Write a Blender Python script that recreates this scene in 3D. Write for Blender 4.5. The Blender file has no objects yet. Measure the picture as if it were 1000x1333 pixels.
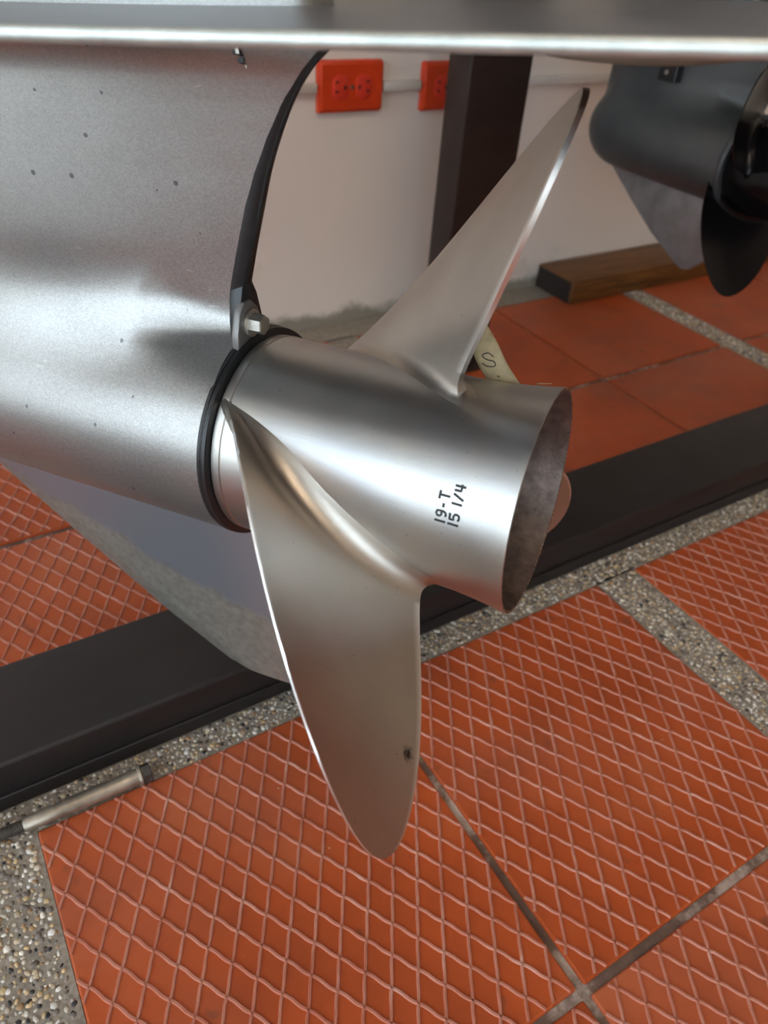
import bpy, bmesh, math, random
import numpy as np
from mathutils import Matrix, Vector

random.seed(7)
rng = np.random.default_rng(7)
scene = bpy.context.scene
col = scene.collection

# ------------------------------------------------------------------ camera
CAM_H = 0.574
RIGHT = Vector((0.85475577, -0.51490839, 0.06528339))
DOWN = Vector((-0.27938881, -0.56245421, -0.77819480))
FWD = Vector((0.43741795, 0.64692705, -0.62462063))
cd = bpy.data.cameras.new('camera')
cam = bpy.data.objects.new('camera', cd)
col.objects.link(cam)
m = Matrix.Identity(4)
for i in range(3):
    m[i][0], m[i][1], m[i][2] = RIGHT[i], -DOWN[i], -FWD[i]
m[2][3] = CAM_H
cam.matrix_world = m
cd.sensor_fit = 'HORIZONTAL'
cd.sensor_width = 36.0
cd.lens = 36.0 * 0.9763
cd.clip_start = 0.01
cd.dof.use_dof = True
cd.dof.focus_distance = 0.43
cd.dof.aperture_fstop = 12.0
scene.camera = cam

# ------------------------------------------------------------------ world and light
world = bpy.data.worlds.new('world')
scene.world = world
world.use_nodes = True
bg = world.node_tree.nodes['Background']
bg.inputs[0].default_value = (0.74, 0.88, 1.0, 1)
bg.inputs[1].default_value = 2.3

vs = scene.view_settings
vs.view_transform = 'Standard'
vs.look = 'None'
vs.gamma = 1.0
vs.use_curve_mapping = False
vs.exposure = 0.92


# ------------------------------------------------------------------ helpers
def tag(o, label=None, cat=None, group=None, kind=None):
    if label: o['label'] = label
    if cat: o['category'] = cat
    if group: o['group'] = group
    if kind: o['kind'] = kind
    return o


def empty(name, matrix, label=None, cat=None, group=None):
    o = bpy.data.objects.new(name, None)
    col.objects.link(o)
    o.empty_display_size = 0.05
    o.matrix_world = matrix
    return tag(o, label, cat, group)


def mesh_obj(name, verts, faces, mat, parent=None, smooth=False, local=None):
    me = bpy.data.meshes.new(name)
    me.from_pydata([tuple(v) for v in verts], [], [tuple(f) for f in faces])
    me.update()
    if smooth:
        me.polygons.foreach_set('use_smooth', [True] * len(me.polygons))
    return link(name, me, mat, parent, local)


def link(name, me, mat, parent=None, local=None):
    if mat and not me.materials:
        me.materials.append(mat)
    o = bpy.data.objects.new(name, me)
    col.objects.link(o)
    if parent is not None:
        o.parent = parent
    if local is not None:
        o.matrix_local = local
    return o


def bm_obj(name, bm, mat, parent=None, smooth=False, local=None):
    bmesh.ops.recalc_face_normals(bm, faces=bm.faces[:])
    me = bpy.data.meshes.new(name)
    bm.to_mesh(me)
    bm.free()
    if smooth:
        me.polygons.foreach_set('use_smooth', [True] * len(me.polygons))
        me.set_sharp_from_angle(angle=math.radians(35))
    return link(name, me, mat, parent, local)


def box_bm(x0, x1, y0, y1, z0, z1, bevel=0.0, seg=2):
    bm = bmesh.new()
    r = bmesh.ops.create_cube(bm, size=1.0)
    for v in r['verts']:
        v.co.x = x0 + (v.co.x + .5) * (x1 - x0)
        v.co.y = y0 + (v.co.y + .5) * (y1 - y0)
        v.co.z = z0 + (v.co.z + .5) * (z1 - z0)
    if bevel:
        bmesh.ops.bevel(bm, geom=bm.edges[:], offset=bevel, segments=seg, affect='EDGES', profile=0.5)
    return bm


def box(name, x0, x1, y0, y1, z0, z1, mat, parent=None, bevel=0.0, seg=2, local=None):
    return bm_obj(name, box_bm(x0, x1, y0, y1, z0, z1, bevel, seg), mat, parent, bevel > 0, local)


def grid_faces(n, k, closed_k=False, flip=False):
    fs = []
    for i in range(n - 1):
        for j in range(k if closed_k else k - 1):
            a, b = i * k + j, i * k + (j + 1) % k
            c, d = (i + 1) * k + (j + 1) % k, (i + 1) * k + j
            fs.append((a, d, c, b) if flip else (a, b, c, d))
    return fs


def revolve(name, prof, mat, parent, seg=96, local=None, closed=False, caps=True):
    """prof: (x, radius) pairs revolved round the local x axis."""
    vs_ = []
    for (x, r) in prof:
        for j in range(seg):
            a = 2 * math.pi * j / seg
            vs_.append((x, r * math.cos(a), r * math.sin(a)))
    fs = grid_faces(len(prof), seg, True)
    if closed:
        n = len(prof)
        for j in range(seg):
            fs.append(((n - 1) * seg + j, (n - 1) * seg + (j + 1) % seg, (j + 1) % seg, j))
    bm = bmesh.new()
    vv = [bm.verts.new(v) for v in vs_]
    for f in fs:
        try:
            bm.faces.new([vv[i] for i in f])
        except ValueError:
            pass
    if caps and not closed:
        for base in (0, (len(prof) - 1) * seg):
            if prof[0 if base == 0 else -1][1] > 1e-6:
                try:
                    bm.faces.new([vv[base + j] for j in range(seg)])
                except ValueError:
                    pass
    bmesh.ops.remove_doubles(bm, verts=bm.verts[:], dist=1e-7)
    return bm_obj(name, bm, mat, parent, True, local)


def prism(name, pts, axis_half, mat, parent=None, bevel=0.0, local=None, plane='xz', seg=2):
    """outline pts in a plane, extruded +-axis_half along the third axis (or a (lo, hi) pair)."""
    lo, hi = axis_half if isinstance(axis_half, tuple) else (-axis_half, axis_half)
    bm = bmesh.new()
    def P(p, w):
        return {'xz': (p[0], w, p[1]), 'xy': (p[0], p[1], w), 'yz': (w, p[0], p[1])}[plane]
    a = [bm.verts.new(P(p, lo)) for p in pts]
    b = [bm.verts.new(P(p, hi)) for p in pts]
    bm.faces.new(a)
    bm.faces.new(b[::-1])
    n = len(pts)
    for i in range(n):
        bm.faces.new((a[i], b[i], b[(i + 1) % n], a[(i + 1) % n]))
    if bevel:
        bmesh.ops.recalc_face_normals(bm, faces=bm.faces[:])
        bmesh.ops.bevel(bm, geom=[e for e in bm.edges if abs(P((0, 0), 1)[0] * (e.verts[0].co.x - e.verts[1].co.x) + P((0, 0), 1)[1] * (e.verts[0].co.y - e.verts[1].co.y) + P((0, 0), 1)[2] * (e.verts[0].co.z - e.verts[1].co.z)) < 1e-6],
                        offset=bevel, segments=seg, affect='EDGES', profile=0.5)
    return bm_obj(name, bm, mat, parent, True, local)


def smooth_poly(pts, n=8):
    """Catmull-Rom through the points, open."""
    out = []
    P = [pts[0]] + list(pts) + [pts[-1]]
    for i in range(1, len(P) - 2):
        p0, p1, p2, p3 = (np.array(P[i + k], float) for k in (-1, 0, 1, 2))
        for s in range(n):
            t = s / n
            out.append(tuple(.5 * ((2 * p1) + (-p0 + p2) * t + (2 * p0 - 5 * p1 + 4 * p2 - p3) * t * t + (-p0 + 3 * p1 - 3 * p2 + p3) * t ** 3)))
    out.append(tuple(pts[-1]))
    return out


# ------------------------------------------------------------------ materials
class N:
    def __init__(self, name):
        self.m = bpy.data.materials.new(name)
        self.m.use_nodes = True
        self.t = self.m.node_tree
        self.p = self.t.nodes['Principled BSDF']
        self._c = {}

    def node(self, typ, **kw):
        n = self.t.nodes.new(typ)
        for k, v in kw.items():
            if k in n.inputs:
                n.inputs[k].default_value = v
            else:
                setattr(n, k, v)
        return n

    def link(self, a, b):
        self.t.links.new(a, b)

    def coord(self, out='Object', scale=(1, 1, 1), rot=(0, 0, 0)):
        if 'tc' not in self._c:
            self._c['tc'] = self.node('ShaderNodeTexCoord')
        mp = self.node('ShaderNodeMapping')
        mp.inputs['Scale'].default_value = scale
        mp.inputs['Rotation'].default_value = rot
        self.link(self._c['tc'].outputs[out], mp.inputs[0])
        return mp.outputs[0]

    def noise(self, scale, detail=3, rough=.55, dist=0, co=None):
        n = self.node('ShaderNodeTexNoise', Scale=scale, Detail=detail, Roughness=rough, Distortion=dist)
        self.link(co or self.coord(), n.inputs['Vector'])
        return n.outputs[0]

    def ramp(self, fac, stops):
        r = self.node('ShaderNodeValToRGB')
        e = r.color_ramp.elements
        while len(e) < len(stops):
            e.new(.5)
        for el, (p, c) in zip(e, stops):
            el.position = p
            el.color = tuple(c) + (1,) if len(c) == 3 else c
        self.link(fac, r.inputs[0])
        return r.outputs[0]

    def mix(self, fac, a, b, mode='MIX'):
        n = self.node('ShaderNodeMix', data_type='RGBA', blend_type=mode)
        for sock, v in ((n.inputs[0], fac), (n.inputs[6], a), (n.inputs[7], b)):
            if hasattr(v, 'links') or hasattr(v, 'is_linked'):
                self.link(v, sock)
            elif isinstance(v, (int, float)):
                sock.default_value = v
            else:
                sock.default_value = tuple(v) + (1,)
        return n.outputs[2]

    def math(self, op, a, b=None, clamp=False):
        n = self.node('ShaderNodeMath', operation=op, use_clamp=clamp)
        for s, v in zip(n.inputs, (a, b)):
            if v is None:
                continue
            if isinstance(v, (int, float)):
                s.default_value = v
            else:
                self.link(v, s)
        return n.outputs[0]

    def bump(self, height, strength=.2, dist=.001, normal=None):
        b = self.node('ShaderNodeBump', Strength=strength, Distance=dist)
        self.link(height, b.inputs['Height'])
        if normal:
            self.link(normal, b.inputs['Normal'])
        self.link(b.outputs[0], self.p.inputs['Normal'])
        return b.outputs[0]

    def set(self, **kw):
        names = {'color': 'Base Color', 'rough': 'Roughness', 'metal': 'Metallic', 'spec': 'Specular IOR Level', 'aniso': 'Anisotropic', 'coat': 'Coat Weight', 'coat_rough': 'Coat Roughness'}
        for k, v in kw.items():
            s = self.p.inputs[names[k]]
            if isinstance(v, (int, float)):
                s.default_value = v
            elif isinstance(v, tuple):
                s.default_value = v + (1,) if len(v) == 3 else v
            else:
                self.link(v, s)
        return self.m


def mat_prop(stain=None, lo=(.45, .410, .360), hi=(.54, .495, .440)):
    n = N('satin_steel')
    big = n.noise(13, 3)
    c = n.ramp(big, [(.32, lo), (.68, hi)])
    pits = n.ramp(n.noise(700, 1), [(.0, (0, 0, 0)), (.20, (0, 0, 0)), (.23, (1, 1, 1)), (1, (1, 1, 1))])
    c = n.mix(pits, (.12, .10, .085), c)
    if stain:
        tc = n._c['tc']
        d = n.node('ShaderNodeVectorMath', operation='DISTANCE')
        n.link(tc.outputs['Object'], d.inputs[0])
        d.inputs[1].default_value = stain
        k = n.math('ADD', d.outputs['Value'], n.math('MULTIPLY', n.noise(420, 3), .006))
        k = n.ramp(k, [(.0, (1, 1, 1)), (.0058, (1, 1, 1)), (.0078, (0, 0, 0)), (1, (0, 0, 0))])
        c = n.mix(k, c, (.05, .045, .04))
    att = n.node('ShaderNodeAttribute', attribute_name='edge')
    c = n.mix(att.outputs['Fac'], c, (.86, .84, .81))
    fine = n.noise(900, 2, co=n.coord(scale=(.25, 1, 1)))
    scr = n.noise(60, 2, co=n.coord(scale=(1, 14, 14), rot=(.3, .5, .2)))
    r = n.math('ADD', n.math('MULTIPLY', n.noise(35, 4), .10), n.math('MULTIPLY', scr, .08))
    r = n.math('ADD', r, .285)
    n.bump(n.math('ADD', fine, n.math('MULTIPLY', scr, .6)), .05, .0006)
    return n.set(color=c, rough=r, metal=1.0)


def mat_gearcase():
    n = N('silver_paint')
    big = n.noise(6, 3)
    c = n.ramp(big, [(.3, (.27, .262, .25)), (.7, (.37, .357, .335))])
    fl = n.node('ShaderNodeTexVoronoi', Scale=1500.0)
    n.link(n.coord(), fl.inputs['Vector'])
    sep = n.node('ShaderNodeSeparateColor')
    n.link(fl.outputs['Color'], sep.inputs[0])
    c = n.mix(n.math('MULTIPLY', sep.outputs[0], .40), c, (.52, .51, .49))
    vo = n.node('ShaderNodeTexVoronoi', Scale=48.0, voronoi_dimensions='2D')
    xz = n.node('ShaderNodeSeparateXYZ')
    n.link(n.coord(), xz.inputs[0])
    cb = n.node('ShaderNodeCombineXYZ')
    n.link(xz.outputs[0], cb.inputs[0])
    n.link(xz.outputs[2], cb.inputs[1])
    n.link(cb.outputs[0], vo.inputs['Vector'])
    s2 = n.node('ShaderNodeSeparateColor')
    n.link(vo.outputs['Color'], s2.inputs[0])
    rad = n.math('MULTIPLY', n.math('SUBTRACT', s2.outputs[1], .62), .17)
    spots = n.math('LESS_THAN', vo.outputs['Distance'], rad)
    c = n.mix(n.math('MULTIPLY', spots, .8), c, (.10, .10, .11))
    scr = n.ramp(n.noise(30, 2, co=n.coord(scale=(1.2, 8, 9), rot=(.2, .9, .1))), [(0, (0, 0, 0)), (.72, (0, 0, 0)), (.76, (1, 1, 1)), (1, (1, 1, 1))])
    c = n.mix(n.math('MULTIPLY', scr, .25), c, (.75, .74, .73))
    n.bump(n.math('ADD', sep.outputs[0], n.noise(700, 2)), .10, .0005)
    return n.set(color=c, rough=n.math('ADD', n.math('MULTIPLY', n.noise(14, 3), .16), .27), metal=.85)


def mat_skeg():
    n = N('worn_skeg_paint')
    tc = n.coord()
    sx = n.node('ShaderNodeSeparateXYZ')
    n.link(tc, sx.inputs[0])
    # distance behind the leading edge: the paint is worn off along it, with a ragged border
    e = n.math('ADD', n.math('MULTIPLY', sx.outputs[0], .31), n.math('MULTIPLY', sx.outputs[2], .95))
    e = n.math('ADD', e, n.math('MULTIPLY', n.math('SUBTRACT', n.noise(40, 4), .5), .030))
    k = n.ramp(n.math('ADD', n.math('MULTIPLY', n.math('ADD', e, .219), 8.0), .5), [(0, (0, 0, 0)), (.47, (0, 0, 0)), (.53, (1, 1, 1)), (1, (1, 1, 1))])
    bare = n.ramp(n.noise(160, 4), [(.3, (.27, .255, .22)), (.7, (.38, .36, .315))])
    c = n.mix(k, bare, (.30, .315, .345))
    n.bump(n.noise(500, 2), .06, .0005)
    return n.set(color=c, rough=n.math('ADD', n.math('MULTIPLY', k, -.08), .46), metal=.8)


def simple(name, color, rough=.5, metal=0.0, var=.15, scale=20, bump=.05, bscale=200, bdist=.001, spec=.5):
    n = N(name)
    lo = tuple(c * (1 - var) for c in color)
    hi = tuple(min(1, c * (1 + var)) for c in color)
    c = n.ramp(n.noise(scale, 4), [(.3, lo), (.7, hi)])
    if bump:
        n.bump(n.noise(bscale, 3), bump, bdist)
    return n.set(color=c, rough=rough, metal=metal, spec=spec)


def mat_tile(smooth=False):
    n = N('clay_tile_plain' if smooth else 'clay_tile')
    oi = n.node('ShaderNodeObjectInfo')
    co = n.coord()
    add = n.node('ShaderNodeVectorMath', operation='ADD')
    n.link(co, add.inputs[0])
    n.link(oi.outputs['Random'], add.inputs[1])
    v = add.outputs[0]
    a = n.noise(11, 4, co=v)
    c = n.ramp(a, [(.28, (.31, .055, .013)), (.55, (.42, .072, .014)), (.75, (.44, .098, .027)) if not smooth else (.75, (.30, .075, .03))])
    c = n.mix(n.math('MULTIPLY', oi.outputs['Random'], .25), c, (.28, .050, .014) if not smooth else (.20, .05, .025))  # plain tiles darker and browner: shade over the far floor put into the colour
    dust = n.ramp(n.noise(5, 5, co=v), [(.45, (0, 0, 0)), (.8, (1, 1, 1))])
    c = n.mix(n.math('MULTIPLY', dust, .16), c, (.50, .30, .22))
    grime = n.ramp(n.noise(34, 2, co=v), [(0, (1, 1, 1)), (.24, (1, 1, 1)), (.32, (0, 0, 0)), (1, (0, 0, 0))])
    c = n.mix(n.math('MULTIPLY', grime, .5), c, (.10, .045, .03))
    speck = n.ramp(n.noise(170, 1, co=v), [(0, (0, 0, 0)), (.80, (0, 0, 0)), (.83, (1, 1, 1)), (1, (1, 1, 1))])
    c = n.mix(n.math('MULTIPLY', speck, .5), c, (.62, .52, .45))
    n.bump(n.noise(260, 3, co=v), .10, .0008)
    return n.set(color=c, rough=n.math('ADD', n.math('MULTIPLY', a, .2), .38), spec=.32)


def mat_rib():
    n = N('clay_tile_rib')
    k = n.ramp(n.noise(30, 3), [(.35, (.39, .115, .066)), (.62, (.47, .185, .125)), (.8, (.60, .36, .29))])
    return n.set(color=k, rough=.5)


def mat_grout():
    n = N('grout')
    k = n.ramp(n.noise(22, 5, .65), [(.30, (.07, .04, .03)), (.52, (.16, .10, .075)), (.62, (.42, .34, .29)), (.8, (.60, .53, .47))])
    n.bump(n.noise(300, 3), .4, .002)
    return n.set(color=k, rough=.8)


def mat_terrazzo():
    n = N('terrazzo_matrix')
    c = n.ramp(n.noise(260, 4), [(.3, (.17, .14, .11)), (.7, (.34, .295, .24))])
    n.bump(n.noise(420, 3), .4, .001)
    return n.set(color=c, rough=.75)


def mat_pebble():
    n = N('pebble')
    at = n.node('ShaderNodeAttribute', attribute_name='tint')
    return n.set(color=at.outputs['Color'], rough=.45)


def mat_wall():
    n = N('painted_wall')
    a = n.noise(2.2, 5)
    c = n.ramp(a, [(.3, (.77, .69, .62)), (.7, (.84, .765, .695))])
    sx = n.node('ShaderNodeSeparateXYZ')
    n.link(n.coord(), sx.inputs[0])
    # dirt and flaking along the foot of the wall
    z = n.math('ADD', sx.outputs[2], n.math('MULTIPLY', n.math('SUBTRACT', n.noise(14, 5, .65), .5), .07))
    k = n.ramp(n.math('MULTIPLY', z, 4), [(0, (1, 1, 1)), (.05, (1, 1, 1)), (.12, (0, 0, 0)), (1, (0, 0, 0))])
    c = n.mix(k, c, (.30, .27, .22))
    st = n.ramp(n.math('MULTIPLY', n.noise(17, 4, .6), n.noise(5, 2)), [(0, (0, 0, 0)), (.36, (0, 0, 0)), (.46, (1, 1, 1)), (1, (1, 1, 1))])
    c = n.mix(n.math('MULTIPLY', st, .35), c, (.50, .46, .38))
    n.bump(n.noise(18, 5), .25, .006)
    return n.set(color=c, rough=.55)


def mat_wood():
    n = N('brown_wood')
    g = n.noise(14, 5, .6, 1.2, co=n.coord(scale=(.6, 9, 9)))
    c = n.ramp(g, [(.3, (.055, .020, .005)), (.55, (.15, .058, .012)), (.75, (.22, .092, .022))])
    n.bump(g, .2, .002)
    return n.set(color=c, rough=.5)


def mat_black_steel(name='black_steel', base=(.014, .011, .011)):
    n = N(name)
    c = n.ramp(n.noise(5, 5, .6, co=n.coord(scale=(1, 4, 4))), [(.3, tuple(b * .75 for b in base)), (.75, tuple(b * 1.5 for b in base))])
    rust = n.ramp(n.noise(26, 5, .65), [(0, (0, 0, 0)), (.66, (0, 0, 0)), (.78, (1, 1, 1)), (1, (1, 1, 1))])
    c = n.mix(n.math('MULTIPLY', rust, .5), c, (.10, .048, .028))
    n.bump(n.noise(180, 3), .08, .001)
    return n.set(color=c, rough=n.math('ADD', n.math('MULTIPLY', n.noise(12, 4), .2), .36), spec=.35)


M = dict(
    gearcase=mat_gearcase(), skeg=mat_skeg(), steel=mat_prop(), hub=mat_prop(None, (.42, .425, .44), (.54, .51, .455)),
    black=simple('black_rubber', (.012, .012, .013), .35, 0, .2, 30, .05),
    edge=simple('black_trailing_edge', (.014, .014, .015), .4, 0, .3, 60, .08),
    bolt=simple('zinc_bolt', (.50, .48, .43), .32, .9, .15, 60, .05, 600),
    tab=simple('grey_anode', (.20, .19, .18), .42, .6, .2, 60, .1, 300),
    plate=simple('plate_paint', (.10, .10, .105), .36, .3, .12, 30, .10, 700, .0006),
    bare=simple('bare_plate_edge', (.50, .51, .47), .42, .85, .15, 70, .15, 260),
    inner=simple('sooty_steel', (.17, .125, .105), .5, .7, .35, 130, .25, 400),
    ink=simple('black_ink', (.02, .018, .016), .6, 0, .1, 60, 0),
    tile=mat_tile(), plain=mat_tile(True), rib=mat_rib(), grout=mat_grout(),
    terrazzo=mat_terrazzo(), pebble=mat_pebble(), wall=mat_wall(), wood=mat_wood(),
    shaded_end=simple('shaded_end_grain', (.014, .008, .005), .8, 0, .4, 60, .3),  # near-black so the wood carries the shade on the timber's end
    beam=mat_black_steel(), post=mat_black_steel('brown_black_steel', (.024, .014, .011)),
    ceiling=simple('white_ceiling', (.74, .71, .66), .8, 0, .05, 4, .05),
    side=simple('cream_wall', (.64, .50, .38), .7, 0, .06, 4, .05),
    ground=simple('pale_paving', (.64, .61, .56), .85, 0, .12, 5, .1),
    orange=simple('orange_plastic', (.62, .050, .010), .35, 0, .08, 30, .03),
    socket=simple('red_orange_socket', (.66, .045, .022), .4, 0, .06, 30, .0),
    slot=simple('socket_slot', (.05, .008, .006), .7, 0, .1, 30, 0),
    screw=simple('screw_metal', (.55, .52, .48), .35, 1, .1, 60, 0),
    conduit=simple('painted_conduit', (.62, .57, .51), .5, 0, .08, 12, .05),
    paper=simple('masking_tape', (.50, .385, .215), .7, 0, .16, 180, .25, 500, .0006),
    rusty=simple('zinc_and_rust', (.33, .285, .23), .42, .75, .35, 60, .15, 400),
    thread=simple('steel_thread', (.23, .21, .19), .42, .8, .3, 90, .1, 400),
    head=simple('dark_bolt_head', (.09, .08, .075), .45, .6, .4, 90, .15, 400),
    gear2=simple('grey_green_paint', (.085, .09, .092), .34, .45, .12, 25, .08, 500),
    skeg2=simple('worn_grey_paint', (.26, .24, .24), .42, .45, .2, 45, .1, 400),
    prop2=simple('gloss_black_paint', (.004, .004, .005), .22, 0, .2, 30, .02, 300, .001, .25),
    plate2=simple('olive_grey_paint', (.17, .14, .10), .5, .2, .2, 25, .08, 400),
)

# ------------------------------------------------------------------ the room
WALL_Y = 1.091
FRONT_Y = -2.6
LEFT_X, RIGHT_X, CEIL = -2.4, 3.4, 2.5


def structure(o):
    o['kind'] = 'structure'
    return o


floor = structure(box('floor', LEFT_X, RIGHT_X, FRONT_Y, WALL_Y, -.06, -.0035, M['grout']))
structure(box('wall_back', LEFT_X - .1, RIGHT_X + .1, WALL_Y, WALL_Y + .12, -.06, CEIL, M['wall']))
structure(box('wall_front', -1.0, RIGHT_X + .1, FRONT_Y - .12, FRONT_Y, -.06, CEIL, M['side']))
structure(box('wall_right', RIGHT_X, RIGHT_X + .12, FRONT_Y, WALL_Y, -.06, CEIL, M['side']))
structure(box('ceiling', LEFT_X - .1, RIGHT_X + .1, FRONT_Y, WALL_Y + .1, CEIL, CEIL + .1, M['ceiling']))
structure(box('trim_1', LEFT_X - .15, LEFT_X, FRONT_Y, WALL_Y, 2.15, CEIL + .1, M['side']))
structure(box('ground', LEFT_X - 12, LEFT_X, FRONT_Y - 6, WALL_Y + 6, -.10, -.02, M['ground']))

lamp = empty('fill_lamp', Matrix.Translation((.1, -.75, CEIL)), 'added out-of-view fill lamp on the ceiling', 'lamp')  # unseen fixture added to brighten the wall and the interior
box('housing', -.65, .65, -.10, .10, -.045, -.0005, M['ceiling'], lamp, .004, 2)
n_ = N('fill_lamp_glow')
n_.p.inputs['Emission Color'].default_value = (1.0, .80, .60, 1)
n_.p.inputs['Emission Strength'].default_value = 17.0
for dy in (-.05, .05):
    revolve('tube', [(-.60, 0), (-.60, .016), (.60, .016), (.60, 0)], n_.m, lamp, 20, Matrix.Translation((0, dy, -.066)))

# floor grid: tiles of 300 mm in panels of two, with pebbled terrazzo strips between the panels
TILE = .301
XS = [(-.048 - .052 - 2 * TILE, 0), (-.048 - .052 - TILE, 0), (-.048, 1), (.253, 1), (.606, 1), (.906, 1), (1.256, 1), (1.557, 1)]
YS = [-.826, -.524, -.223, .078, .430, .733]
HALF = TILE / 2 - .0035


def rib_mesh():
    """a tile slab with its raised diamond ribs, centred on the origin, top of the slab at z = 0"""
    bm = box_bm(-HALF, HALF, -HALF, HALF, -.02, 0, .0016, 2)
    e1, e2 = np.array((.0109, -.0172)), np.array((-.0112, -.0176))
    ribs = []

    def clip(poly):
        out, cur = [], []
        L = HALF - .0012
        def inside(p):
            return abs(p[0]) <= L and abs(p[1]) <= L
        def cross(a, b):                      # a inside, b outside
            for _ in range(10):
                c = (a + b) / 2
                a, b = (c, b) if inside(c) else (a, c)
            return a
        last = None
        for p in poly:
            if inside(p):
                if last is not None and not inside(last):
                    cur.append(cross(p, last))
                cur.append(p)
            else:
                if cur:
                    cur.append(cross(cur[-1], p))
                if len(cur) > 1:
                    out.append(cur)
                cur = []
            last = p
        if len(cur) > 1:
            out.append(cur)
        return out
    R_ = range(-16, 17)
    w, h = .00100, .0011
    for fam, (ea, eb) in enumerate(((e1, e2), (e2, e1))):
        na = np.array((-ea[1], ea[0])) / np.linalg.norm(ea)
        for k in R_:
            poly = []
            for i in R_:
                for s in range(6):
                    u = s / 6
                    p = eb * k + ea * (i + u) + na * (math.sin(2 * math.pi * u) * (.00055 if fam == 0 else -.0003))
                    poly.append(p + np.array((.003, .004)))
            ribs += clip(poly)
    for poly in ribs:
        P = np.array(poly)
        T = np.gradient(P, axis=0)
        T /= np.linalg.norm(T, axis=1)[:, None]
        Nn = np.stack([-T[:, 1], T[:, 0]], 1)
        rows = []
        for p, n_ in zip(P, Nn):
            rows.append([bm.verts.new((*(p + n_ * a), z)) for a, z in ((-w * 1.5, -.0003), (-w * .7, h), (w * .7, h), (w * 1.5, -.0003))])
        for r0, r1 in zip(rows, rows[1:]):
            for j in range(3):
                f = bm.faces.new((r0[j], r1[j], r1[j + 1], r0[j + 1]))
                f.material_index = 1
    bmesh.ops.recalc_face_normals(bm, faces=bm.faces[:])
    me = bpy.data.meshes.new('tile')
    bm.to_mesh(me)
    bm.free()
    me.materials.append(M['tile'])
    me.materials.append(M['rib'])
    return me


def plain_mesh():
    bm = box_bm(-HALF, HALF, -HALF, HALF, -.02, 0, .0016, 2)
    me = bpy.data.meshes.new('tile')
    bm.to_mesh(me)
    bm.free()
    me.materials.append(M['plain'])
    return me


ribbed, plain = rib_mesh(), plain_mesh()
for i, (x, near) in enumerate(XS):
    for j, y in enumerate(YS):
        far_plain = y > .4 and x > .5
        me = plain if far_plain else ribbed
        o = bpy.data.objects.new('tile', me)
        col.objects.link(o)
        o.parent = floor
        o.location = (x + TILE / 2, y + TILE / 2, random.uniform(-.0006, .0006))
        o.rotation_euler = (random.uniform(-.002, .002), random.uniform(-.002, .002), random.uniform(-.004, .004))

STRIPS = [(-.100, -.048, -.83, 1.032), (.554, .606, -.83, .376), (.554, .606, .433, 1.032), (1.207, 1.256, -.83, .376), (1.207, 1.256, .433, 1.032),
          (-.71, -.103, .379, .430), (-.042, 1.9, .379, .430), (-.71, 1.9, 1.035, WALL_Y)]
for (x0, x1, y0, y1) in STRIPS:
    box('terrazzo_strip', x0 - .0030, x1 + .0030, y0 - .0030, y1 + .0030, -.02, -.0012, M['terrazzo'], floor)

PAL = np.array([(.52, .45, .36), (.50, .40, .27), (.70, .66, .58), (.36, .22, .11), (.025, .024, .026), (.20, .17, .15), (.46, .42, .37), (.58, .42, .22), (.75, .72, .68), (.10, .075, .06)])
PW = np.array([.16, .15, .10, .11, .09, .11, .12, .05, .04, .07])


def pebbles(areas, spacing):
    vs_, fs, cs = [], [], []
    for (x0, x1, y0, y1) in areas:
        nx, ny = int((x1 - x0) / spacing), int((y1 - y0) / spacing)
        for i in range(nx):
            for j in range(ny):
                r = spacing * .5 * rng.choice([.7, .95, 1.2, 1.55], p=[.3, .35, .25, .1])
                cx = x0 + (i + .5 + rng.uniform(-.45, .45)) * spacing
                cy = y0 + (j + .5 + rng.uniform(-.45, .45)) * spacing
                if not (x0 + r * .8 < cx < x1 - r * .8 and y0 + r * .8 < cy < y1 - r * .8):
                    continue
                a0, el = rng.uniform(0, math.pi), rng.uniform(.55, 1.0)
                ca, sa = math.cos(a0), math.sin(a0)
                b = len(vs_)
                for (rr, z) in ((1, -.002), (.82, .55), (.4, .9)):
                    for k in range(6):
                        t = math.pi * k / 3
                        u, v = rr * r * math.cos(t) * (1 + .12 * math.sin(3 * k + a0)), rr * r * el * math.sin(t)
                        vs_.append((cx + u * ca - v * sa, cy + u * sa + v * ca, -.0012 + z * r * .42 if z > 0 else -.002))
                for k in range(6):
                    q = (k + 1) % 6
                    fs += [(b + k, b + q, b + 6 + q, b + 6 + k), (b + 6 + k, b + 6 + q, b + 12 + q, b + 12 + k)]
                fs.append(tuple(b + 12 + k for k in range(6)))
                c = np.clip(PAL[rng.choice(len(PAL), p=PW)] * rng.uniform(.75, 1.15), 0, 1)
                cs += [(*c, 1)] * 18
    o = mesh_obj('pebbles', vs_, fs, M['pebble'], floor, True)
    at = o.data.color_attributes.new('tint', 'FLOAT_COLOR', 'POINT')
    at.data.foreach_set('color', np.array(cs, np.float32).ravel())
    o['kind'] = 'stuff'
    return o


pebbles([(-.102, -.0457, -.05, .408)], .0041)
pebbles([(-.045, 1.30, .3766, .409), (.5518, .6085, .05, .376)], .0036)
pebbles([(1.208, 1.255, .50, 1.03)], .005)

# ------------------------------------------------------------------ near outboard motor: frame at the propeller's exit centre
AX = Vector((0.54988222, -0.83180248, 0.07572439))
UP = Vector((-0.0417594, 0.06316911, 0.99712879))
PORT = Vector((-0.83419764, -0.5514656, 0.0))
EXIT = Vector((0.24869, 0.22070, CAM_H - 0.24212))


def frame(ax, up, port, loc):
    mm = Matrix.Identity(4)
    for i in range(3):
        mm[i][0], mm[i][1], mm[i][2], mm[i][3] = ax[i], -port[i], up[i], loc[i]
    return mm


F1 = frame(AX, UP, PORT, EXIT)


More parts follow.
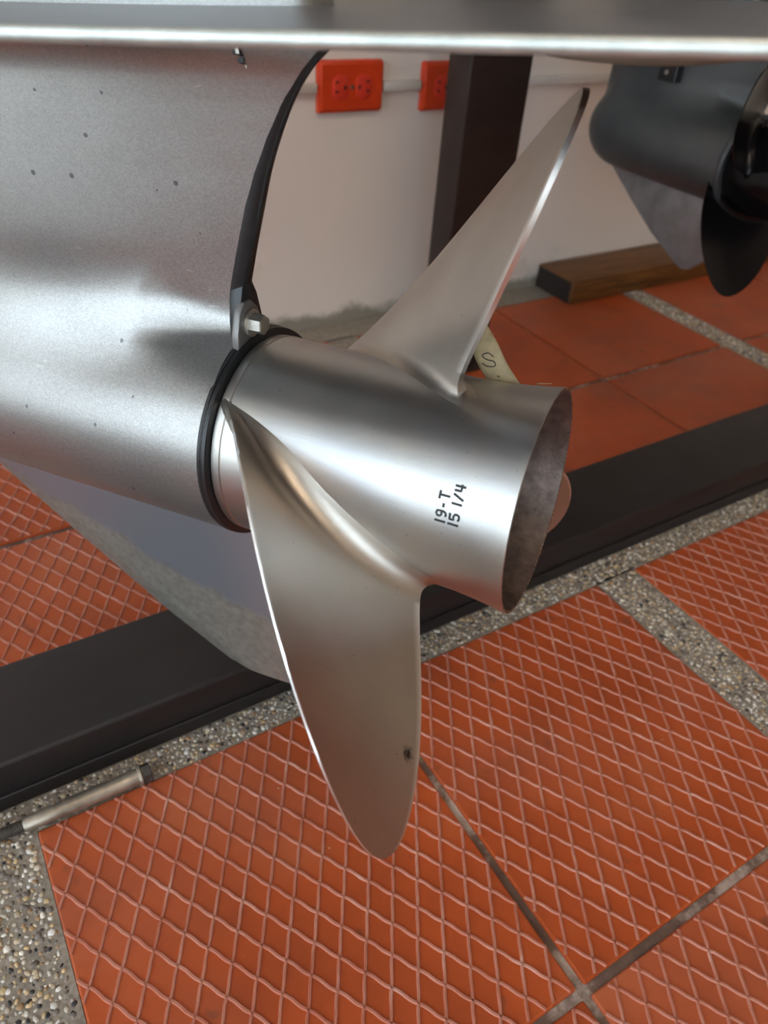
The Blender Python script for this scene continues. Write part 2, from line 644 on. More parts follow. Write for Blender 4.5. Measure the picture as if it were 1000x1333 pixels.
def smax(a, b, k):
    h = np.clip(.5 + .5 * (a - b) / k, 0, 1)
    return b * (1 - h) + a * h + k * h * (1 - h)


def gearcase_mesh(te, t_nose, t_lead, r0, h_top, halfw, te_w, nose_len, k=.040, nu=110):
    """torpedo and strut as one skin. te: list of (h, t) of the strut's trailing edge; local y = -port"""
    te = np.array(te)
    th = np.radians(np.concatenate([np.linspace(-90, 42, 40)]))
    nst = 46
    us = 1 - (1 - np.linspace(0, 1, nu)) ** 1.0
    rows = []
    aft = te[0, 1]
    nrow = len(th) + nst
    for j in range(nrow):
        row = []
        for u in us:
            if j < len(th):
                t_f = t_nose
                t_a = aft
            else:
                v = (j - len(th) + 1) / nst
                hh = r0 * math.sin(th[-1]) + v * (h_top - r0 * math.sin(th[-1]))
                t_a = np.interp(hh, te[:, 0], te[:, 1])
                b = min(1, v * 2.2)
                t_f = t_nose + (t_lead - t_nose) * b * b * (3 - 2 * b)
            t = t_a + (t_f - t_a) * u
            q = np.clip((t_nose + nose_len - t) / nose_len, 0, 1)
            rr = r0 * math.sqrt(max(0, 1 - q ** 2.2))
            if j < len(th):
                h = rr * math.sin(th[j])
                wt = rr * math.cos(th[j])
            else:
                h = rr * math.sin(th[-1]) + v * (h_top - rr * math.sin(th[-1]))
                wt = rr * math.cos(th[-1]) - math.tan(th[-1]) * (h - rr * math.sin(th[-1]))
            # strut section: blunt nose, thickest at 40 %, straight taper to the trailing edge
            if h > -r0 * .2:
                t_a2 = np.interp(h, te[:, 0], te[:, 1])
                s = np.clip((t_a2 - t) / max(1e-6, (t_a2 - t_f)), 0, 1)
                tw = np.interp(h, [te[0, 0], h_top], te_w)
                prof = math.sqrt(max(0, 1 - max(0, (s - .55) / .45) ** 2.4))
                grow = 1 - (1 - min(1, s / .55)) ** 1.7
                ws = (tw + (halfw - tw) * grow) * prof
                # flare into the plate above
                up_ = np.clip((h - (h_top - .022)) / .022, 0, 1)
                ws = ws + .010 * up_ ** 2 * prof
                kk = k * min(1, prof + .02)
                kk = kk * (.42 + .58 * grow)
                if j >= len(th):
                    circ = math.sqrt(max(0, rr * rr - h * h)) if h < rr else -(h - rr) * 2
                    g2 = min(1, .25 + grow * 1.6)
                    wt = wt * g2 + circ * (1 - g2)
                w = smax(np.array(wt), np.array(ws), kk)
            else:
                w = wt
            row.append((t, float(max(w, 0)), h))
        rows.append(row)
    n, k_ = len(rows), nu
    V, Fc = [], []
    for sgn in (-1, 1):
        base = len(V)
        V += [(t, sgn * w, h) for r in rows for (t, w, h) in r]
        for f in grid_faces(n, k_):
            Fc.append(tuple(base + i for i in f))
    # close the aft side
    off = n * k_
    for i in range(n - 1):
        Fc.append((i * k_, (i + 1) * k_, off + (i + 1) * k_, off + i * k_))
    return V, Fc, rows


TE1 = [(-.064, -.1735), (.050, -.1745), (.064, -.176), (.083, -.1785), (.105, -.1725), (.134, -.1625), (.152, -.156), (.167, -.149), (.183, -.140), (.195, -.1305), (.203, -.121), (.209, -.111), (.215, -.098)]

BASE1 = Vector((-.20, 0, -.234))
motor = empty('outboard_motor', F1 @ Matrix.Translation(BASE1), 'silver-grey outboard motor lower unit with worn skeg, carrying the steel propeller', 'outboard motor')
L1 = Matrix.Translation(-BASE1)

V, Fc, rows1 = gearcase_mesh(TE1, -.56, -.46, .064, .2145, .034, (.0065, .0028), .15)
bm = bmesh.new()
vv = [bm.verts.new(v) for v in V]
for f in Fc:
    try:
        bm.faces.new([vv[i] for i in f])
    except ValueError:
        pass
bmesh.ops.remove_doubles(bm, verts=bm.verts[:], dist=1e-6)
gc = bm_obj('gearcase', bm, M['gearcase'], motor, True, L1)
gc['label'] = 'silver metallic painted gearcase with torpedo body'

# black band along the strut's trailing edge
te_s = smooth_poly([(t, h) for (h, t) in TE1 if h > .06], 6)
V, Fc = [], []
nT = len(te_s)
for i, (t, h) in enumerate(te_s):
    wv = np.interp(h, [.064, .2145], [.0070, .0030])
    V += [(t - .004, -wv, h), (t + .0022, -wv * .8, h - .0003), (t + .003, 0, h - .0005), (t + .0022, wv * .8, h - .0003), (t - .004, wv, h)]
Fc = grid_faces(nT, 5)
mesh_obj('trailing_edge_band', V, Fc, M['edge'], motor, True, L1)['label'] = 'black band along the rear edge of the strut'

# anti-ventilation plate
pw = smooth_poly([(-.50, .085), (-.42, .118), (-.32, .135), (-.20, .1335), (-.10, .119), (0, .098), (.06, .0855), (.105, .072), (.130, .050), (.140, .022)], 6)
outline = [(t, w) for t, w in pw] + [(.142, 0)] + [(t, -w) for t, w in pw[::-1]] + [(-.52, -.04), (-.525, 0), (-.52, .04)]
pl = prism('anti_ventilation_plate', outline, (.2147, .2196), M['plate'], motor, .0011, L1, 'xy', 3)
pl['label'] = 'flat grey plate above the propeller'
# worn bright rim of the plate
V, Fc = [], []
rim = [(t, w) for t, w in pw] + [(.1425, 0)] + [(t, -w) for t, w in pw[::-1]]
RP = np.array(rim)
Tn = np.gradient(RP, axis=0)
Tn /= np.linalg.norm(Tn, axis=1)[:, None]
Nn = np.stack([-Tn[:, 1], Tn[:, 0]], 1)
for (p, n_) in zip(RP, Nn):
    for a, z in ((-.0016, .21965), (-.0005, .2195), (.0002, .2190), (.0004, .2170), (.0003, .2152), (-.0004, .2148), (-.0016, .21465)):
        V.append((p[0] + n_[0] * a, p[1] + n_[1] * a, z))
rimo = mesh_obj('plate_rim', V, grid_faces(len(rim), 7), M['bare'], pl, True)
# exhaust housing above the plate
hs = smooth_poly([(-.47, 0), (-.46, .022), (-.40, .034), (-.30, .036), (-.20, .030), (-.13, .016), (-.115, 0)], 8)
hout = hs + [(t, -w) for t, w in hs[::-1][1:-1]]
prism('exhaust_housing', hout, (.2190, .62), M['gearcase'], motor, 0, L1, 'xy')

# flat trim-tab anode bolted under the plate, behind the propeller
tabo = smooth_poly([(-.0235, .0), (-.0225, .010), (-.016, .016), (.02, .019), (.06, .017), (.088, .010), (.095, .0)], 6)
tabo = tabo + [(t, -w) for t, w in tabo[::-1][1:-1]]
rings = [(.2150, 1.0, 0), (.2085, 1.0, 0), (.2055, .96, 0), (.2042, .86, 0), (.2036, .6, 0), (.2032, .2, 0)]
V = []
for (z, sc, _) in rings:
    for (t, w) in tabo:
        tc_ = .030
        V.append((tc_ + (t - tc_) * (1 - (1 - sc) * .25), w * sc, min(.2155, z + .0008 + .0022 * ((t - .012) / .035) ** 2 * (1 if t > .012 else .6)) if z < .21 else z))
Fc = grid_faces(len(rings), len(tabo), True) + [tuple(range((len(rings) - 1) * len(tabo), len(rings) * len(tabo)))]
mesh_obj('trim_tab', V, Fc, M['plate2'], motor, True, L1)['label'] = 'flat olive-grey trim tab under the plate'

# skeg
LE = [(-.462, -.060), (-.439, -.0955), (-.372, -.1440), (-.291, -.1995), (-.2335, -.2320), (-.214, -.2345), (-.150, -.2300)]
TEk = [(-.146, -.226), (-.165, -.150), (-.180, -.090), (-.183, -.056)]
V, Fc = [], []
le = smooth_poly(LE[:5], 8)
nle = 34
# two faces as a grid between leading edge and trailing edge, with thickness falling to both edges
hs_ = np.linspace(-.052, -.232, nle)
lea = np.array(sorted(LE[:5], key=lambda p: p[1]))
tea = np.array(sorted(TEk, key=lambda p: p[1]))
ncol = 18
for sgn in (-1, 1):
    for h in hs_:
        t0 = np.interp(h, lea[:, 1], lea[:, 0]) if h > -.232 else -.2335
        t1 = np.interp(h, tea[:, 1], tea[:, 0])
        for j in range(ncol):
            s = j / (ncol - 1)
            t = t0 + (t1 - t0) * s
            taper = np.interp(h, [-.232, -.06], [.0030, .0075])
            d0, d1 = (t - t0) * .75, (t1 - t)
            w = taper * (min(1, d0 / .022) ** .6) * min(1, .35 + d1 / .05)
            hh = h
            if h < -.2315:
                hh = np.interp(t, [-.2335, -.214, -.150], [-.2320, -.2345, -.2300])
            V.append((t, sgn * max(w, .0008), hh))
F0 = grid_faces(nle, ncol)
Fc = [f for f in F0] + [tuple(i + nle * ncol for i in f[::-1]) for f in F0]
K = nle * ncol
for i in range(nle - 1):
    Fc.append((i * ncol, (i + 1) * ncol, K + (i + 1) * ncol, K + i * ncol))
    Fc.append((i * ncol + ncol - 1, K + i * ncol + ncol - 1, K + (i + 1) * ncol + ncol - 1, (i + 1) * ncol + ncol - 1))
for j in range(ncol - 1):
    b = (nle - 1) * ncol
    Fc.append((b + j, b + j + 1, K + b + j + 1, K + b + j))
bm = bmesh.new()
vv = [bm.verts.new(v) for v in V]
for f in Fc:
    bm.faces.new([vv[i] for i in f])
sk = bm_obj('skeg', bm, M['skeg'], motor, True, L1)
sk['label'] = 'blue-grey skeg fin with paint worn off its leading edge'

# black ring between gearcase and propeller
revolve('seal_ring', [(-.1765, .0560), (-.1765, .0630), (-.1758, .0641), (-.1738, .0643), (-.1733, .0637), (-.1727, .0637), (-.1722, .0643), (-.1708, .0640), (-.1703, .0632), (-.1703, .0560)], M['black'], motor, 128, L1, closed=True)['label'] = 'black rubber ring in front of the propeller hub'
# black saddle between strut foot and ring, with the anode lug and its bolt
V = []
sad = [(-.012, .060), (-.0105, .074), (-.008, .086), (-.0045, .094), (0, .096), (.0045, .094), (.008, .086), (.0105, .074), (.012, .060)]
prism('strut_foot', [(-y, z) for y, z in sad], (-.1815, -.1735), M['black'], motor, .0012, L1, 'yz')
lug = [(-.0165, .058), (-.0175, .062), (-.0165, .070), (-.0125, .0805), (-.0075, .0850), (-.0005, .0845), (.0050, .079), (.0075, .070), (.0075, .060), (.002, .0570)]
lg = prism('anode_lug', lug, (-.1765, -.1718), M['tab'], motor, .0012, L1, 'yz')
lg['label'] = 'grey metal lug under the hex bolt'
b_c = Matrix.Translation((0, -.0035, .0725))


def hexprism(name, x0, x1, r, mat, parent, local, cham=.12):
    bm = bmesh.new()
    rings = []
    for (x, rr) in ((x0, r), (x1 - r * cham, r), (x1, r * (1 - cham * 1.2))):
        rings.append([bm.verts.new((x, rr * math.cos(math.pi * k / 3 + .35), rr * math.sin(math.pi * k / 3 + .35))) for k in range(6)])
    for a, b in zip(rings, rings[1:]):
        for k in range(6):
            bm.faces.new((a[k], a[(k + 1) % 6], b[(k + 1) % 6], b[k]))
    bm.faces.new(rings[0])
    bm.faces.new(rings[-1][::-1])
    return bm_obj(name, bm, mat, parent, False, local)


hb = hexprism('hex_bolt', -.1700, -.1625, .0056, M['bolt'], motor, L1 @ b_c)
hb['label'] = 'zinc hex bolt head'
revolve('washer', [(-.1718, 0), (-.1718, .0074), (-.1712, .0077), (-.1703, .0077), (-.1698, .0072), (-.1698, 0)], M['bolt'], hb, 48)

# two small vent notches high on the strut


def side_w(t, h):
    best, w = 9, 0
    for r in rows1[40:]:
        for (a, b, c) in r[:40]:
            d = (a - t) ** 2 + (c - h) ** 2
            if d < best:
                best, w = d, b
    return w


for (t, h, ln) in ((-.1550, .2020, .0120), (-.1115, .2105, .006)):
    def lens(x_off, hw, lift):
        V = []
        for i in range(11):
            u = i / 10
            k = hw * math.sin(math.pi * min(.97, max(.03, u))) ** .8
            z = h + ln * (.5 - u)
            x = t + x_off + (u - .5) * .0016
            ww = side_w(x, z) + lift
            V += [(x - k, -(ww - .0012), z), (x - k, -ww, z), (x + k, -ww, z), (x + k, -(ww - .0012), z)]
        return V
    vo = mesh_obj('vent_notch', lens(0, .0020, .0004), grid_faces(11, 4), M['black'], motor, False, L1)
    mesh_obj('notch_lip', lens(.0008, .0009, .0007), grid_faces(11, 4), M['bolt'], vo, False)

# ------------------------------------------------------------------ propeller
BB = [0.0984, -0.6322, 0.0203, 0.1458, 1.1435, 1.0728, -1.0264, 0.2065, 0.563, -0.1092, 0.1503, 0.0386, 0.0257]
HUB = [(-.1698, .0500), (-.1698, .0592), (-.1692, .0600), (-.1642, .0602), (-.1637, .0594), (-.1632, .0594), (-.1627, .0600), (-.150, .0594), (-.12, .0588), (-.08, .0582), (-.05, .0580), (-.03, .0586), (-.018, .0597), (-.008, .0610), (-.0012, .0621), (0, .0622), (.0004, .0619), (.0002, .0605), (-.008, .0592), (-.03, .0565), (-.08, .0555), (-.125, .0550), (-.128, .028), (-.060, .026), (-.057, .022), (-.057, .006), (-.150, .006)]


def rhub(t):
    P = [p for p in HUB[6:15]]
    return float(np.interp(t, [p[0] for p in P], [p[1] for p in P]))


def blade_mesh(b, S, hubf, R_out, tmax=(.0072, .0026), fil=(.015, .009), r_hub=.0585, te_t=.0030, le_t=.0014, nr=72, nc=26, chips=True, xmin=.03):
    """one blade as a closed skin. b: fitted planform; S: scale. Local frame x aft, y = -port, z up."""
    rh0, R_ = .055 * S, b[7] * S
    pitch = b[8] * S
    ds = np.concatenate([np.linspace(0, 1, 26) ** 1.6 * .34, np.linspace(.34, .90, 26)[1:], 1 - .10 * np.linspace(1, 0, nr - 51 + 1)[1:] ** 1.8])
    x_hub = (r_hub - rh0) / (R_ - rh0)
    V, E = [], []
    nl = 2 * nc
    for q in ds:
        x = x_hub + (1 - x_hub) * q
        xo = max(x, xmin + .02)
        mid = b[0] + b[1] * x + b[2] * x * x + b[3] * x ** 3
        hf = math.sqrt(max(0, 1 - min(1, xo) ** b[10])) * (b[4] + b[5] * xo + b[6] * xo * xo)
        hf = max(hf, .004)
        r = rh0 + (R_ - rh0) * x
        d = (R_ - rh0) * (x - x_hub)                     # height above the hub
        tanu = np.array((-pitch / (2 * math.pi), r))     # per radian (axial, circumferential)
        ln = np.linalg.norm(tanu)
        ct = tanu / ln                                   # towards the leading edge
        nt = np.array((r, pitch / (2 * math.pi))) / ln   # aft normal = pressure side
        half = hf * ln
        tm = tmax[0] + (tmax[1] - tmax[0]) * q ** .7
        tm = min(tm, max(.0012, half * .6))
        F_p, F_e = fil
        ex = F_p - math.sqrt(max(0, F_p ** 2 - (F_p - d) ** 2)) if d < F_p else 0
        ee = F_e - math.sqrt(max(0, F_e ** 2 - (F_e - d) ** 2)) if d < F_e else 0
        F_s = F_p * .45
        exs = F_s - math.sqrt(max(0, F_s ** 2 - (F_s - d) ** 2)) if d < F_s else 0
        loop = []
        for j in range(nl):
            if j < nc:
                s = -1 + 2 * j / (nc - 1)                # pressure side, TE -> LE
                side = 1
            else:
                s = 1 - 2 * (j - nc) / (nc - 1)
                side = -1
            s = math.copysign(abs(s) ** .8, s)
            # thickness on the suction side
            if side < 0:
                base = te_t + (le_t - te_t) * (s + 1) / 2
                th = base + max(0, tm - base) * (1 - s * s)
                if abs(s) > .999:
                    th = base * .9
                y = -th
            else:
                y = 0
            cx = s * half
            if ex or ee:
                cx += math.copysign(1, s) * ee * (.30 if s > 0 else 1.0) * abs(s) ** 6
                fade = max(0.0, (s - .35) / .65) if s > 0 else 0.0
                y += (ex * (1 - .75 * fade ** 1.5) if side > 0 else -exs * (1 - .6 * fade)) * (1 - .55 * abs(s) ** 8)
            if chips and s > .97 and q > .12:
                cx -= (.0011 * max(0, math.sin(q * 61) * math.sin(q * 23 + 1)) + .0022 * math.exp(-((q - .235) / .012) ** 2) + .0014 * math.exp(-((q - .38) / .008) ** 2)) * (1 if side > 0 else .15)
            loop.append((cx, y, s))
        rake = b[11] * S * x + b[12] * S * x * x
        for (cx, y, s) in loop:
            a_ = ct * cx + nt * y
            t = b[9] * S - pitch * mid / (2 * math.pi) + rake + a_[0]
            ph = mid + a_[1] / r
            hr = hubf(t)
            rr = hr + (R_ - hr) * q if q > 0 else hr - .0008
            V.append((t, -rr * math.cos(ph), rr * math.sin(ph)))
            E.append(1.0 if (abs(s) > .985 and q > .1 and (s > 0 or q < .95)) else 0.0)
    n = len(ds)
    Fc = grid_faces(n, nl, True)
    Fc.append(tuple(range((n - 1) * nl, n * nl)))
    bm = bmesh.new()
    lay = bm.verts.layers.float.new('edge')
    vv = [bm.verts.new(v) for v in V]
    for v, e in zip(vv, E):
        v[lay] = e
    for f in Fc:
        try:
            bm.faces.new([vv[i] for i in f])
        except ValueError:
            pass
    bmesh.ops.recalc_face_normals(bm, faces=bm.faces[:])
    me = bpy.data.meshes.new('blade')
    bm.to_mesh(me)
    bm.free()
    me.polygons.foreach_set('use_smooth', [True] * len(me.polygons))
    me.set_sharp_from_angle(angle=math.radians(50))
    return me


prop = empty('propeller', F1, 'satin stainless steel three-blade propeller with a wide open hub, stamped 19-T', 'propeller')
S1 = .938
bl = blade_mesh(BB, S1, rhub, .19)
stained = mat_prop((-.0208, -.1234, -.0775))
for k in range(3):
    me = bl.copy() if k == 0 else bl
    me.materials.clear()
    me.materials.append(stained if k == 0 else M['steel'])
    o = bpy.data.objects.new('blade', me)
    col.objects.link(o)
    o.parent = prop
    # rotation by +120 degrees in (port, up) is a turn about -x ... local y = -port
    o.rotation_euler = (-k * 2 * math.pi / 3, 0, 0)
hub = revolve('hub', HUB[:18], M['hub'], prop, 160, None, False, False)
bore = revolve('exhaust_bore', HUB[16:], M['inner'], prop, 128, None, False, False)
bore['label'] = 'sooty inside of the hub'
for k in range(3):
    box('bore_rib', -.126, -.075, -.002, .002, .024, .0556, M['inner'], prop, 0, 2, Matrix.Rotation(k * 2.0944 + .4, 4, 'X'))


# stamped size marking wrapped on the hub
def strokes(name, segs, parent, wdt=.0012):
    V, Fc = [], []
    for poly in segs:
        P = np.array(poly, float)            # (axial, arc) metres
        Q = [P[0]]
        for a, b in zip(P, P[1:]):
            n_ = max(1, int(np.linalg.norm(b - a) / .0008))
            Q += [a + (b - a) * (i + 1) / n_ for i in range(n_)]
        Q = np.array(Q)
        T = np.gradient(Q, axis=0)
        T /= np.linalg.norm(T, axis=1)[:, None]
        Nn_ = np.stack([-T[:, 1], T[:, 0]], 1)
        base = len(V)
        for p, n_ in zip(Q, Nn_):
            for sg, lift in ((-1, -.0002), (-1, .00016), (1, .00016), (1, -.0002)):
                z = p + n_ * sg * wdt / 2
                rr = rhub(z[0]) + lift
                ph = z[1] / .0583
                V.append((z[0], -rr * math.cos(ph), rr * math.sin(ph)))
        Fc += [tuple(base + i for i in f) for f in grid_faces(len(Q), 4)]
        e = base + (len(Q) - 1) * 4
        Fc += [(base, base + 1, base + 2, base + 3), (e, e + 1, e + 2, e + 3)]
    return mesh_obj(name, V, Fc, M['ink'], parent)


def glyph(ch, a0, a1, p0, p1):
    """glyph box: top at axial a0, foot at axial a1, reading direction from angle p0 to p1 (degrees)."""
    G = {'1': [[(.5, 0), (.5, 1)]], '-': [[(0, .5), (1, .5)]], 'T': [[(0, 1), (1, 1)], [(.5, 1), (.5, 0)]], '/': [[(0, 0), (1, 1)]],
         '4': [[(.15, 1), (.15, .38), (1.0, .38)], [(.72, 1), (.72, 0)]],
         '5': [[(.95, 1), (.1, 1), (.1, .56), (.55, .62), (.92, .48), (.95, .25), (.8, .05), (.4, 0), (.05, .12)]],
         '9': [[(.92, .72), (.8, .95), (.45, 1), (.1, .85), (.1, .6), (.4, .45), (.75, .5), (.92, .68), (.92, .4), (.8, .12), (.5, 0), (.12, .06)]]}[ch]
    k = math.radians(1) * .0583
    return [[(a1 + (a0 - a1) * y, (p0 + (p1 - p0) * x) * k) for x, y in s] for s in G]


l1 = glyph('1', -.0380, -.0322, 14.6, 15.8) + glyph('9', -.0376, -.0325, 17.4, 20.6) + glyph('-', -.0362, -.0330, 22.2, 24.2) + glyph('T', -.0374, -.0321, 25.9, 30.0)
l2 = glyph('1', -.0312, -.0254, 14.6, 15.8) + glyph('5', -.0305, -.0256, 17.2, 20.6) + glyph('1', -.0309, -.0254, 24.8, 26.0) + glyph('/', -.0307, -.0252, 27.6, 30.0) + glyph('4', -.0308, -.0253, 31.2, 35.0)
strokes('size_marking', l1, prop)['label'] = 'stamped black marking 19-T'
strokes('size_marking', l2, prop)['label'] = 'stamped black marking 15 1/4'

# ------------------------------------------------------------------ masking-tape tag stuck behind the hub


def from_prop(t, port, h):
    return EXIT + AX * t + PORT * port + UP * h


TAG = empty('tape_tag', Matrix.Translation(from_prop(-.03, -.03, .055)), 'small masking-tape tag with handwriting, tucked behind the propeller hub', 'tag')
Ti = TAG.matrix_world.inverted()
a_, b_, c_, d_ = (from_prop(*p) for p in ((-.0600, -.030, .0785), (-.0505, -.034, .0835), (-.0225, -.030, .0475), (-.0390, -.026, .0450)))
V, Fc = [], []
nu_, nv_ = 14, 6
for i in range(nu_):
    u = i / (nu_ - 1)
    for j in range(nv_):
        v = j / (nv_ - 1)
        p = (a_ * (1 - v) + b_ * v) * (1 - u) + (d_ * (1 - v) + c_ * v) * u
        p = p + PORT * (.0012 * math.sin(math.pi * u)) + AX * (.0006 * math.sin(9 * u + 5 * v))
        V.append(Ti @ p)
tp = mesh_obj('tape', V, grid_faces(nu_, nv_), M['paper'], TAG, True)
md = tp.modifiers.new('thick', 'SOLIDIFY')
md.thickness = .0004
# handwriting
def on_tag(u, v):
    p = (a_ * (1 - v) + b_ * v) * (1 - u) + (d_ * (1 - v) + c_ * v) * u
    p = p + PORT * (.0012 * math.sin(math.pi * u)) + AX * (.0006 * math.sin(9 * u + 5 * v))
    return p + PORT * .0004


def ink_line(pts):
    V, Fc = [], []
    Q = [on_tag(*q) for q in smooth_poly(pts, 5)]
    for i, p in enumerate(Q):
        tdir = (Q[min(i + 1, len(Q) - 1)] - Q[max(i - 1, 0)]).normalized()
        s = tdir.cross(PORT).normalized() * .0003
        V += [Ti @ (p - s), Ti @ (p - s + PORT * .00015), Ti @ (p + s + PORT * .00015), Ti @ (p + s)]
    return V, grid_faces(len(Q), 4)


V, Fc = [], []
for pts in ([(.50, .62), (.44, .52), (.46, .30), (.52, .36), (.56, .55), (.62, .50), (.61, .26), (.56, .16)], [(.76, .42), (.78, .50)], [(.92, .42), (.88, .58), (.92, .78), (.97, .62), (.93, .48), (.99, .84)]):
    v_, f_ = ink_line(pts)
    Fc += [tuple(i + len(V) for i in f) for f in f_]
    V += v_
mesh_obj('handwriting', V, Fc, M['ink'], tp)
# a torn end of the same tape lying on the hub
e0 = [from_prop(*p) for p in ((-.0165, -.030, .0530), (-.0085, -.031, .0540), (-.0095, -.034, .0525), (-.0175, -.033, .0510))]
bm = bmesh.new()
lo = [bm.verts.new(Ti @ p) for p in e0]
hi = [bm.verts.new(Ti @ (p + UP * .0004)) for p in e0]
bm.faces.new(lo)
bm.faces.new(hi[::-1])
for i in range(4):
    bm.faces.new((lo[i], lo[(i + 1) % 4], hi[(i + 1) % 4], hi[i]))
bm_obj('tape_end', bm, M['paper'], TAG)

# ------------------------------------------------------------------ stand: beam on the floor, post behind
bmx = empty('floor_beam', Matrix.Translation((.5, .458, 0)), 'black rectangular steel beam lying on the tiles below the motor', 'beam')
box('tube', -1.9, 1.9, -.0505, .0505, .0005, .0525, M['beam'], bmx, .004, 3)
box('lower_flange', -1.9, 1.9, -.0530, -.0500, .0003, .0170, M['beam'], bmx, .001, 1)
pst = empty('stand_post', Matrix.Translation((.707, .886, 0)), 'dark brown upright steel post of the stand, in front of the wall', 'post')
box('tube', -.050, .050, -.025, .025, .006, 1.05, M['post'], pst, .003, 3)
box('base_plate', -.07, .07, -.045, .045, .0003, .0065, M['post'], pst, .001, 1)

# ------------------------------------------------------------------ timber along the wall
tb = empty('timber', Matrix.Translation((1.3, 1.03, 0)), 'brown wooden timber lying along the foot of the wall', 'timber')
box('body', -.244, .75, -.047, .055, .0005, .046, M['wood'], tb, .002, 2)
box('shaded_cut_end', -.2455, -.2438, -.043, .052, .003, .043, M['shaded_end'], tb, .0004, 1)  # thin dark sheet: shade on the end face put into its colour

# ------------------------------------------------------------------ long bolt on the floor
bo = empty('long_bolt', Matrix.Translation((.0, .3795, 0)) @ Matrix.Rotation(-.008, 4, 'Z'), 'long grey hex bolt with washer lying on the floor beside the black beam', 'bolt')
zc = Matrix.Translation((0, 0, .0088))
revolve('shank', [(-.052, 0), (-.052, .0050), (-.050, .0060), (-.021, .0060), (-.0205, .0066), (.036, .0066), (.036, 0)], M['rusty'], bo, 32, zc)
prof = [(-.135, 0)]
x = -.135
while x < -.052:
    prof += [(x, .0043), (x + .0006, .0051)]
    x += .0012
prof += [(-.052, .0048), (-.052, 0)]
revolve('thread', prof, M['thread'], bo, 24, zc)
revolve('flange', [(.036, 0), (.036, .0085), (.0366, .0088), (.0384, .0088), (.0392, .0076), (.0392, 0)], M['rusty'], bo, 40, zc)
hexprism('bolt_head', .039, .0465, .0080, M['head'], bo, zc, .08)


# ------------------------------------------------------------------ outlets and conduit on the wall
def outlet(x, z, label):
    g = empty('wall_outlet', Matrix.Translation((x, WALL_Y, z)), label, 'outlet', 'orange outlets on the wall')
    bm = box_bm(-.056, .056, -.011, -.0002, -.035, .035)
    for v in bm.verts:
        if v.co.y < -.005:
            v.co.x *= .93
            v.co.z *= .90
    bmesh.ops.bevel(bm, geom=bm.edges[:], offset=.0025, segments=3, affect='EDGES')
    bm_obj('cover_plate', bm, M['orange'], g, True)
    for sx in (-1, 1):
        pts = [(.0165 * math.cos(a) * .95, .0165 * math.sin(a)) for a in np.linspace(0, 2 * math.pi, 33)[:-1]]
        pts = [(max(-.0130, min(.0130, px)), pz) for px, pz in pts]
        f = prism('socket_face', pts, (-.0122, -.0095), M['socket'], g, .0006, Matrix.Translation((sx * .0195, 0, 0)), 'xz')
        for (px, pz) in ((-.0062 , -.006), (-.0062, .006)):
            box('slot', px - .004 if False else px * -sx - .0012 - .001, px * -sx + .0012 + .001, -.0125, -.0119, pz - .0028 + .002, pz + .0010 + .002 - .0006, M['slot'], f)
        box('slot', 0 - .0075 * -sx * -1 - .0022, 0 - .0075 * -sx * -1 + .0022, -.0125, -.0119, -.0030, .0024, M['slot'], f)
    revolve('screw', [(-.0128, 0), (-.0126, .0026), (-.0112, .0032), (-.010, .0032), (-.010, 0)], M['screw'], g, 20, Matrix.Rotation(math.pi / 2, 4, 'Z') @ Matrix.Identity(4))
    return g


outlet(.612, .370, 'orange wall outlet fully in view above the propeller hub')
outlet(.791, .366, 'orange wall outlet half hidden behind the dark steel post')
cdt = empty('conduit', Matrix.Translation((.8, WALL_Y, .3695)), 'pale conduit running along the wall between the orange outlets', 'conduit')
for (x0, x1) in ((-2.2, .556), (.668, .735), (.847, 2.6)):
    box('conduit_section', x0 - .8, x1 - .8, -.010, -.0003, -.0075, .0065, M['conduit'], cdt, .002, 2)

# ------------------------------------------------------------------ far outboard motor
A2 = Vector((-.07, -.997, .02)).normalized()
P2 = A2.cross(Vector((0, 0, 1))).normalized()
U2 = P2.cross(A2)
Q2 = Vector((.852, .543, .373))
F2 = frame(A2, U2, P2, Q2)
BASE2 = Vector((-.07, 0, -.139))
motor2 = empty('outboard_motor', F2 @ Matrix.Translation(BASE2), 'dark grey-green outboard motor lower unit standing further back, carrying the black propeller', 'outboard motor')
L2 = Matrix.Translation(-BASE2)
TE2 = [(-.051, -.026), (.040, -.028), (.051, -.034), (.060, -.042), (.075, -.046), (.100, -.040), (.132, -.010)]
V, Fc, rows2 = gearcase_mesh(TE2, -.288, -.285, .050, .132, .027, (.006, .006), .06, .018, 70)
bm = bmesh.new()
vv = [bm.verts.new(v) for v in V]
for f in Fc:
    try:
        bm.faces.new([vv[i] for i in f])
    except ValueError:
        pass
bmesh.ops.remove_doubles(bm, verts=bm.verts[:], dist=1e-6)
bm_obj('gearcase', bm, M['gear2'], motor2, True, L2)
pw2 = smooth_poly([(-.505, .020), (-.495, .045), (-.45, .062), (-.25, .075), (-.10, .080), (.03, .070), (.07, .045), (.08, .015)], 6)
prism('anti_ventilation_plate', pw2 + [(t, -w) for t, w in pw2[::-1]], (.132, .140), M['plate2'], motor2, .003, L2, 'xy', 3)
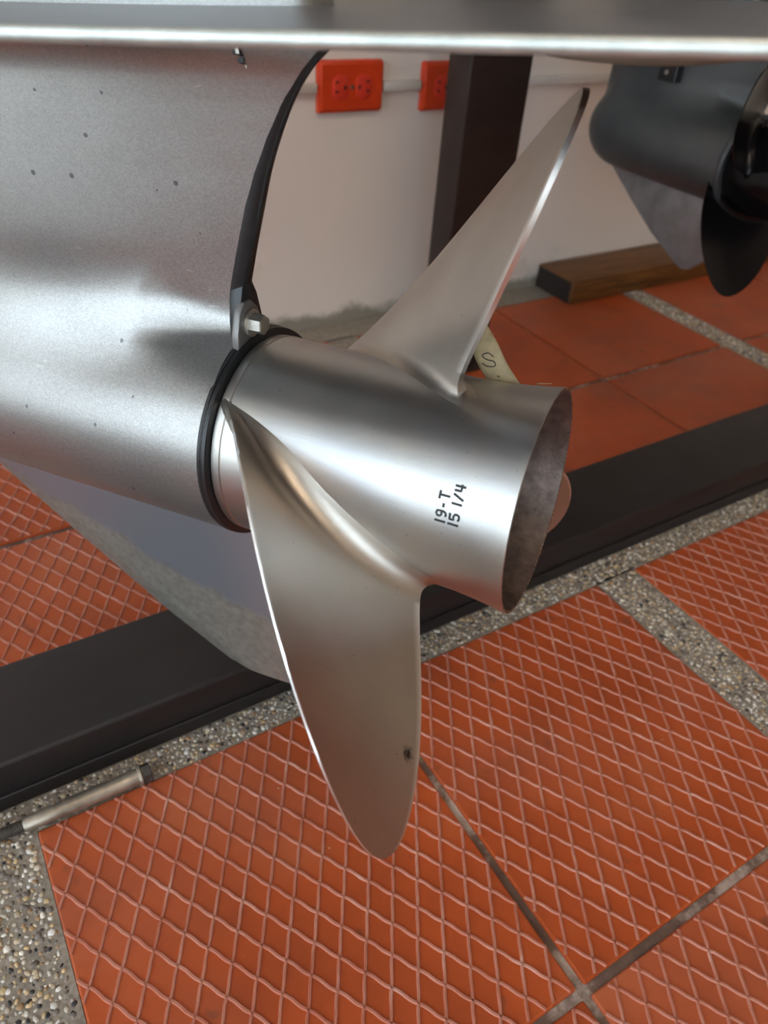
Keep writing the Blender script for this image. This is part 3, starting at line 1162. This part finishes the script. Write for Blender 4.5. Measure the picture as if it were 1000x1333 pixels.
hs2 = smooth_poly([(-.30, 0), (-.29, .022), (-.22, .036), (-.14, .032), (-.08, .016), (-.07, 0)], 8)
prism('exhaust_housing', hs2 + [(t, -w) for t, w in hs2[::-1][1:-1]], (.139, .50), M['gear2'], motor2, 0, L2, 'xy')
prism('skeg', [(-.262, -.035), (-.243, -.052), (-.195, -.082), (-.143, -.112), (-.100, -.131), (-.078, -.1395), (-.066, -.137), (-.040, -.115), (-.036, -.035)], .0045, M['skeg2'], motor2, .002, L2, 'xz')
box('water_intake', -.168, -.140, -.0350, -.0200, .066, .0860, M['black'], motor2, .001, 1, L2)
revolve('intake_screw', [(-.001, 0), (-.0008, .0026), (.001, .0034), (.002, .0034), (.002, 0)], M['bolt'], motor2, 20, L2 @ Matrix.Translation((-.155, -.0355, .0755)) @ Matrix.Rotation(math.pi / 2, 4, 'Z'))
revolve('seal_ring', [(-.030, .040), (-.030, .0512), (-.0285, .0520), (-.024, .0520), (-.0225, .0510), (-.0225, .040)], M['gear2'], motor2, 96, L2, closed=True)

HUB2 = [(-.0215, .038), (-.0215, .0470), (-.020, .0480), (.03, .0478), (.08, .0470), (.105, .0475), (.112, .0490), (.112, .0470), (.09, .0440), (.03, .0430), (.028, .02), (.07, .018), (.07, 0)]


def rhub2(t):
    return float(np.interp(t, [-.02, .03, .08, .105, .112], [.048, .0478, .047, .0475, .049]))


prop2 = empty('propeller', F2, 'glossy black propeller on the far outboard motor, cut by the frame edge', 'propeller')
revolve('hub', HUB2, M['prop2'], prop2, 96)
B2 = list(BB)
B2[1] += .3788
B2[9] = -.0219
B2[8] = .2721
B2[4], B2[5], B2[6] = (1.2935 * c for c in BB[4:7])
bl2 = blade_mesh(B2, .6664, rhub2, .14, (.006, .0022), (.010, .006), .048, .002, .0012, 72, 24, False)
bl2.materials.append(M['prop2'])
for k in range(3):
    o = bpy.data.objects.new('blade', bl2)
    col.objects.link(o)
    o.parent = prop2
    o.rotation_euler = (-k * 2 * math.pi / 3 + 1.2888, 0, 0)
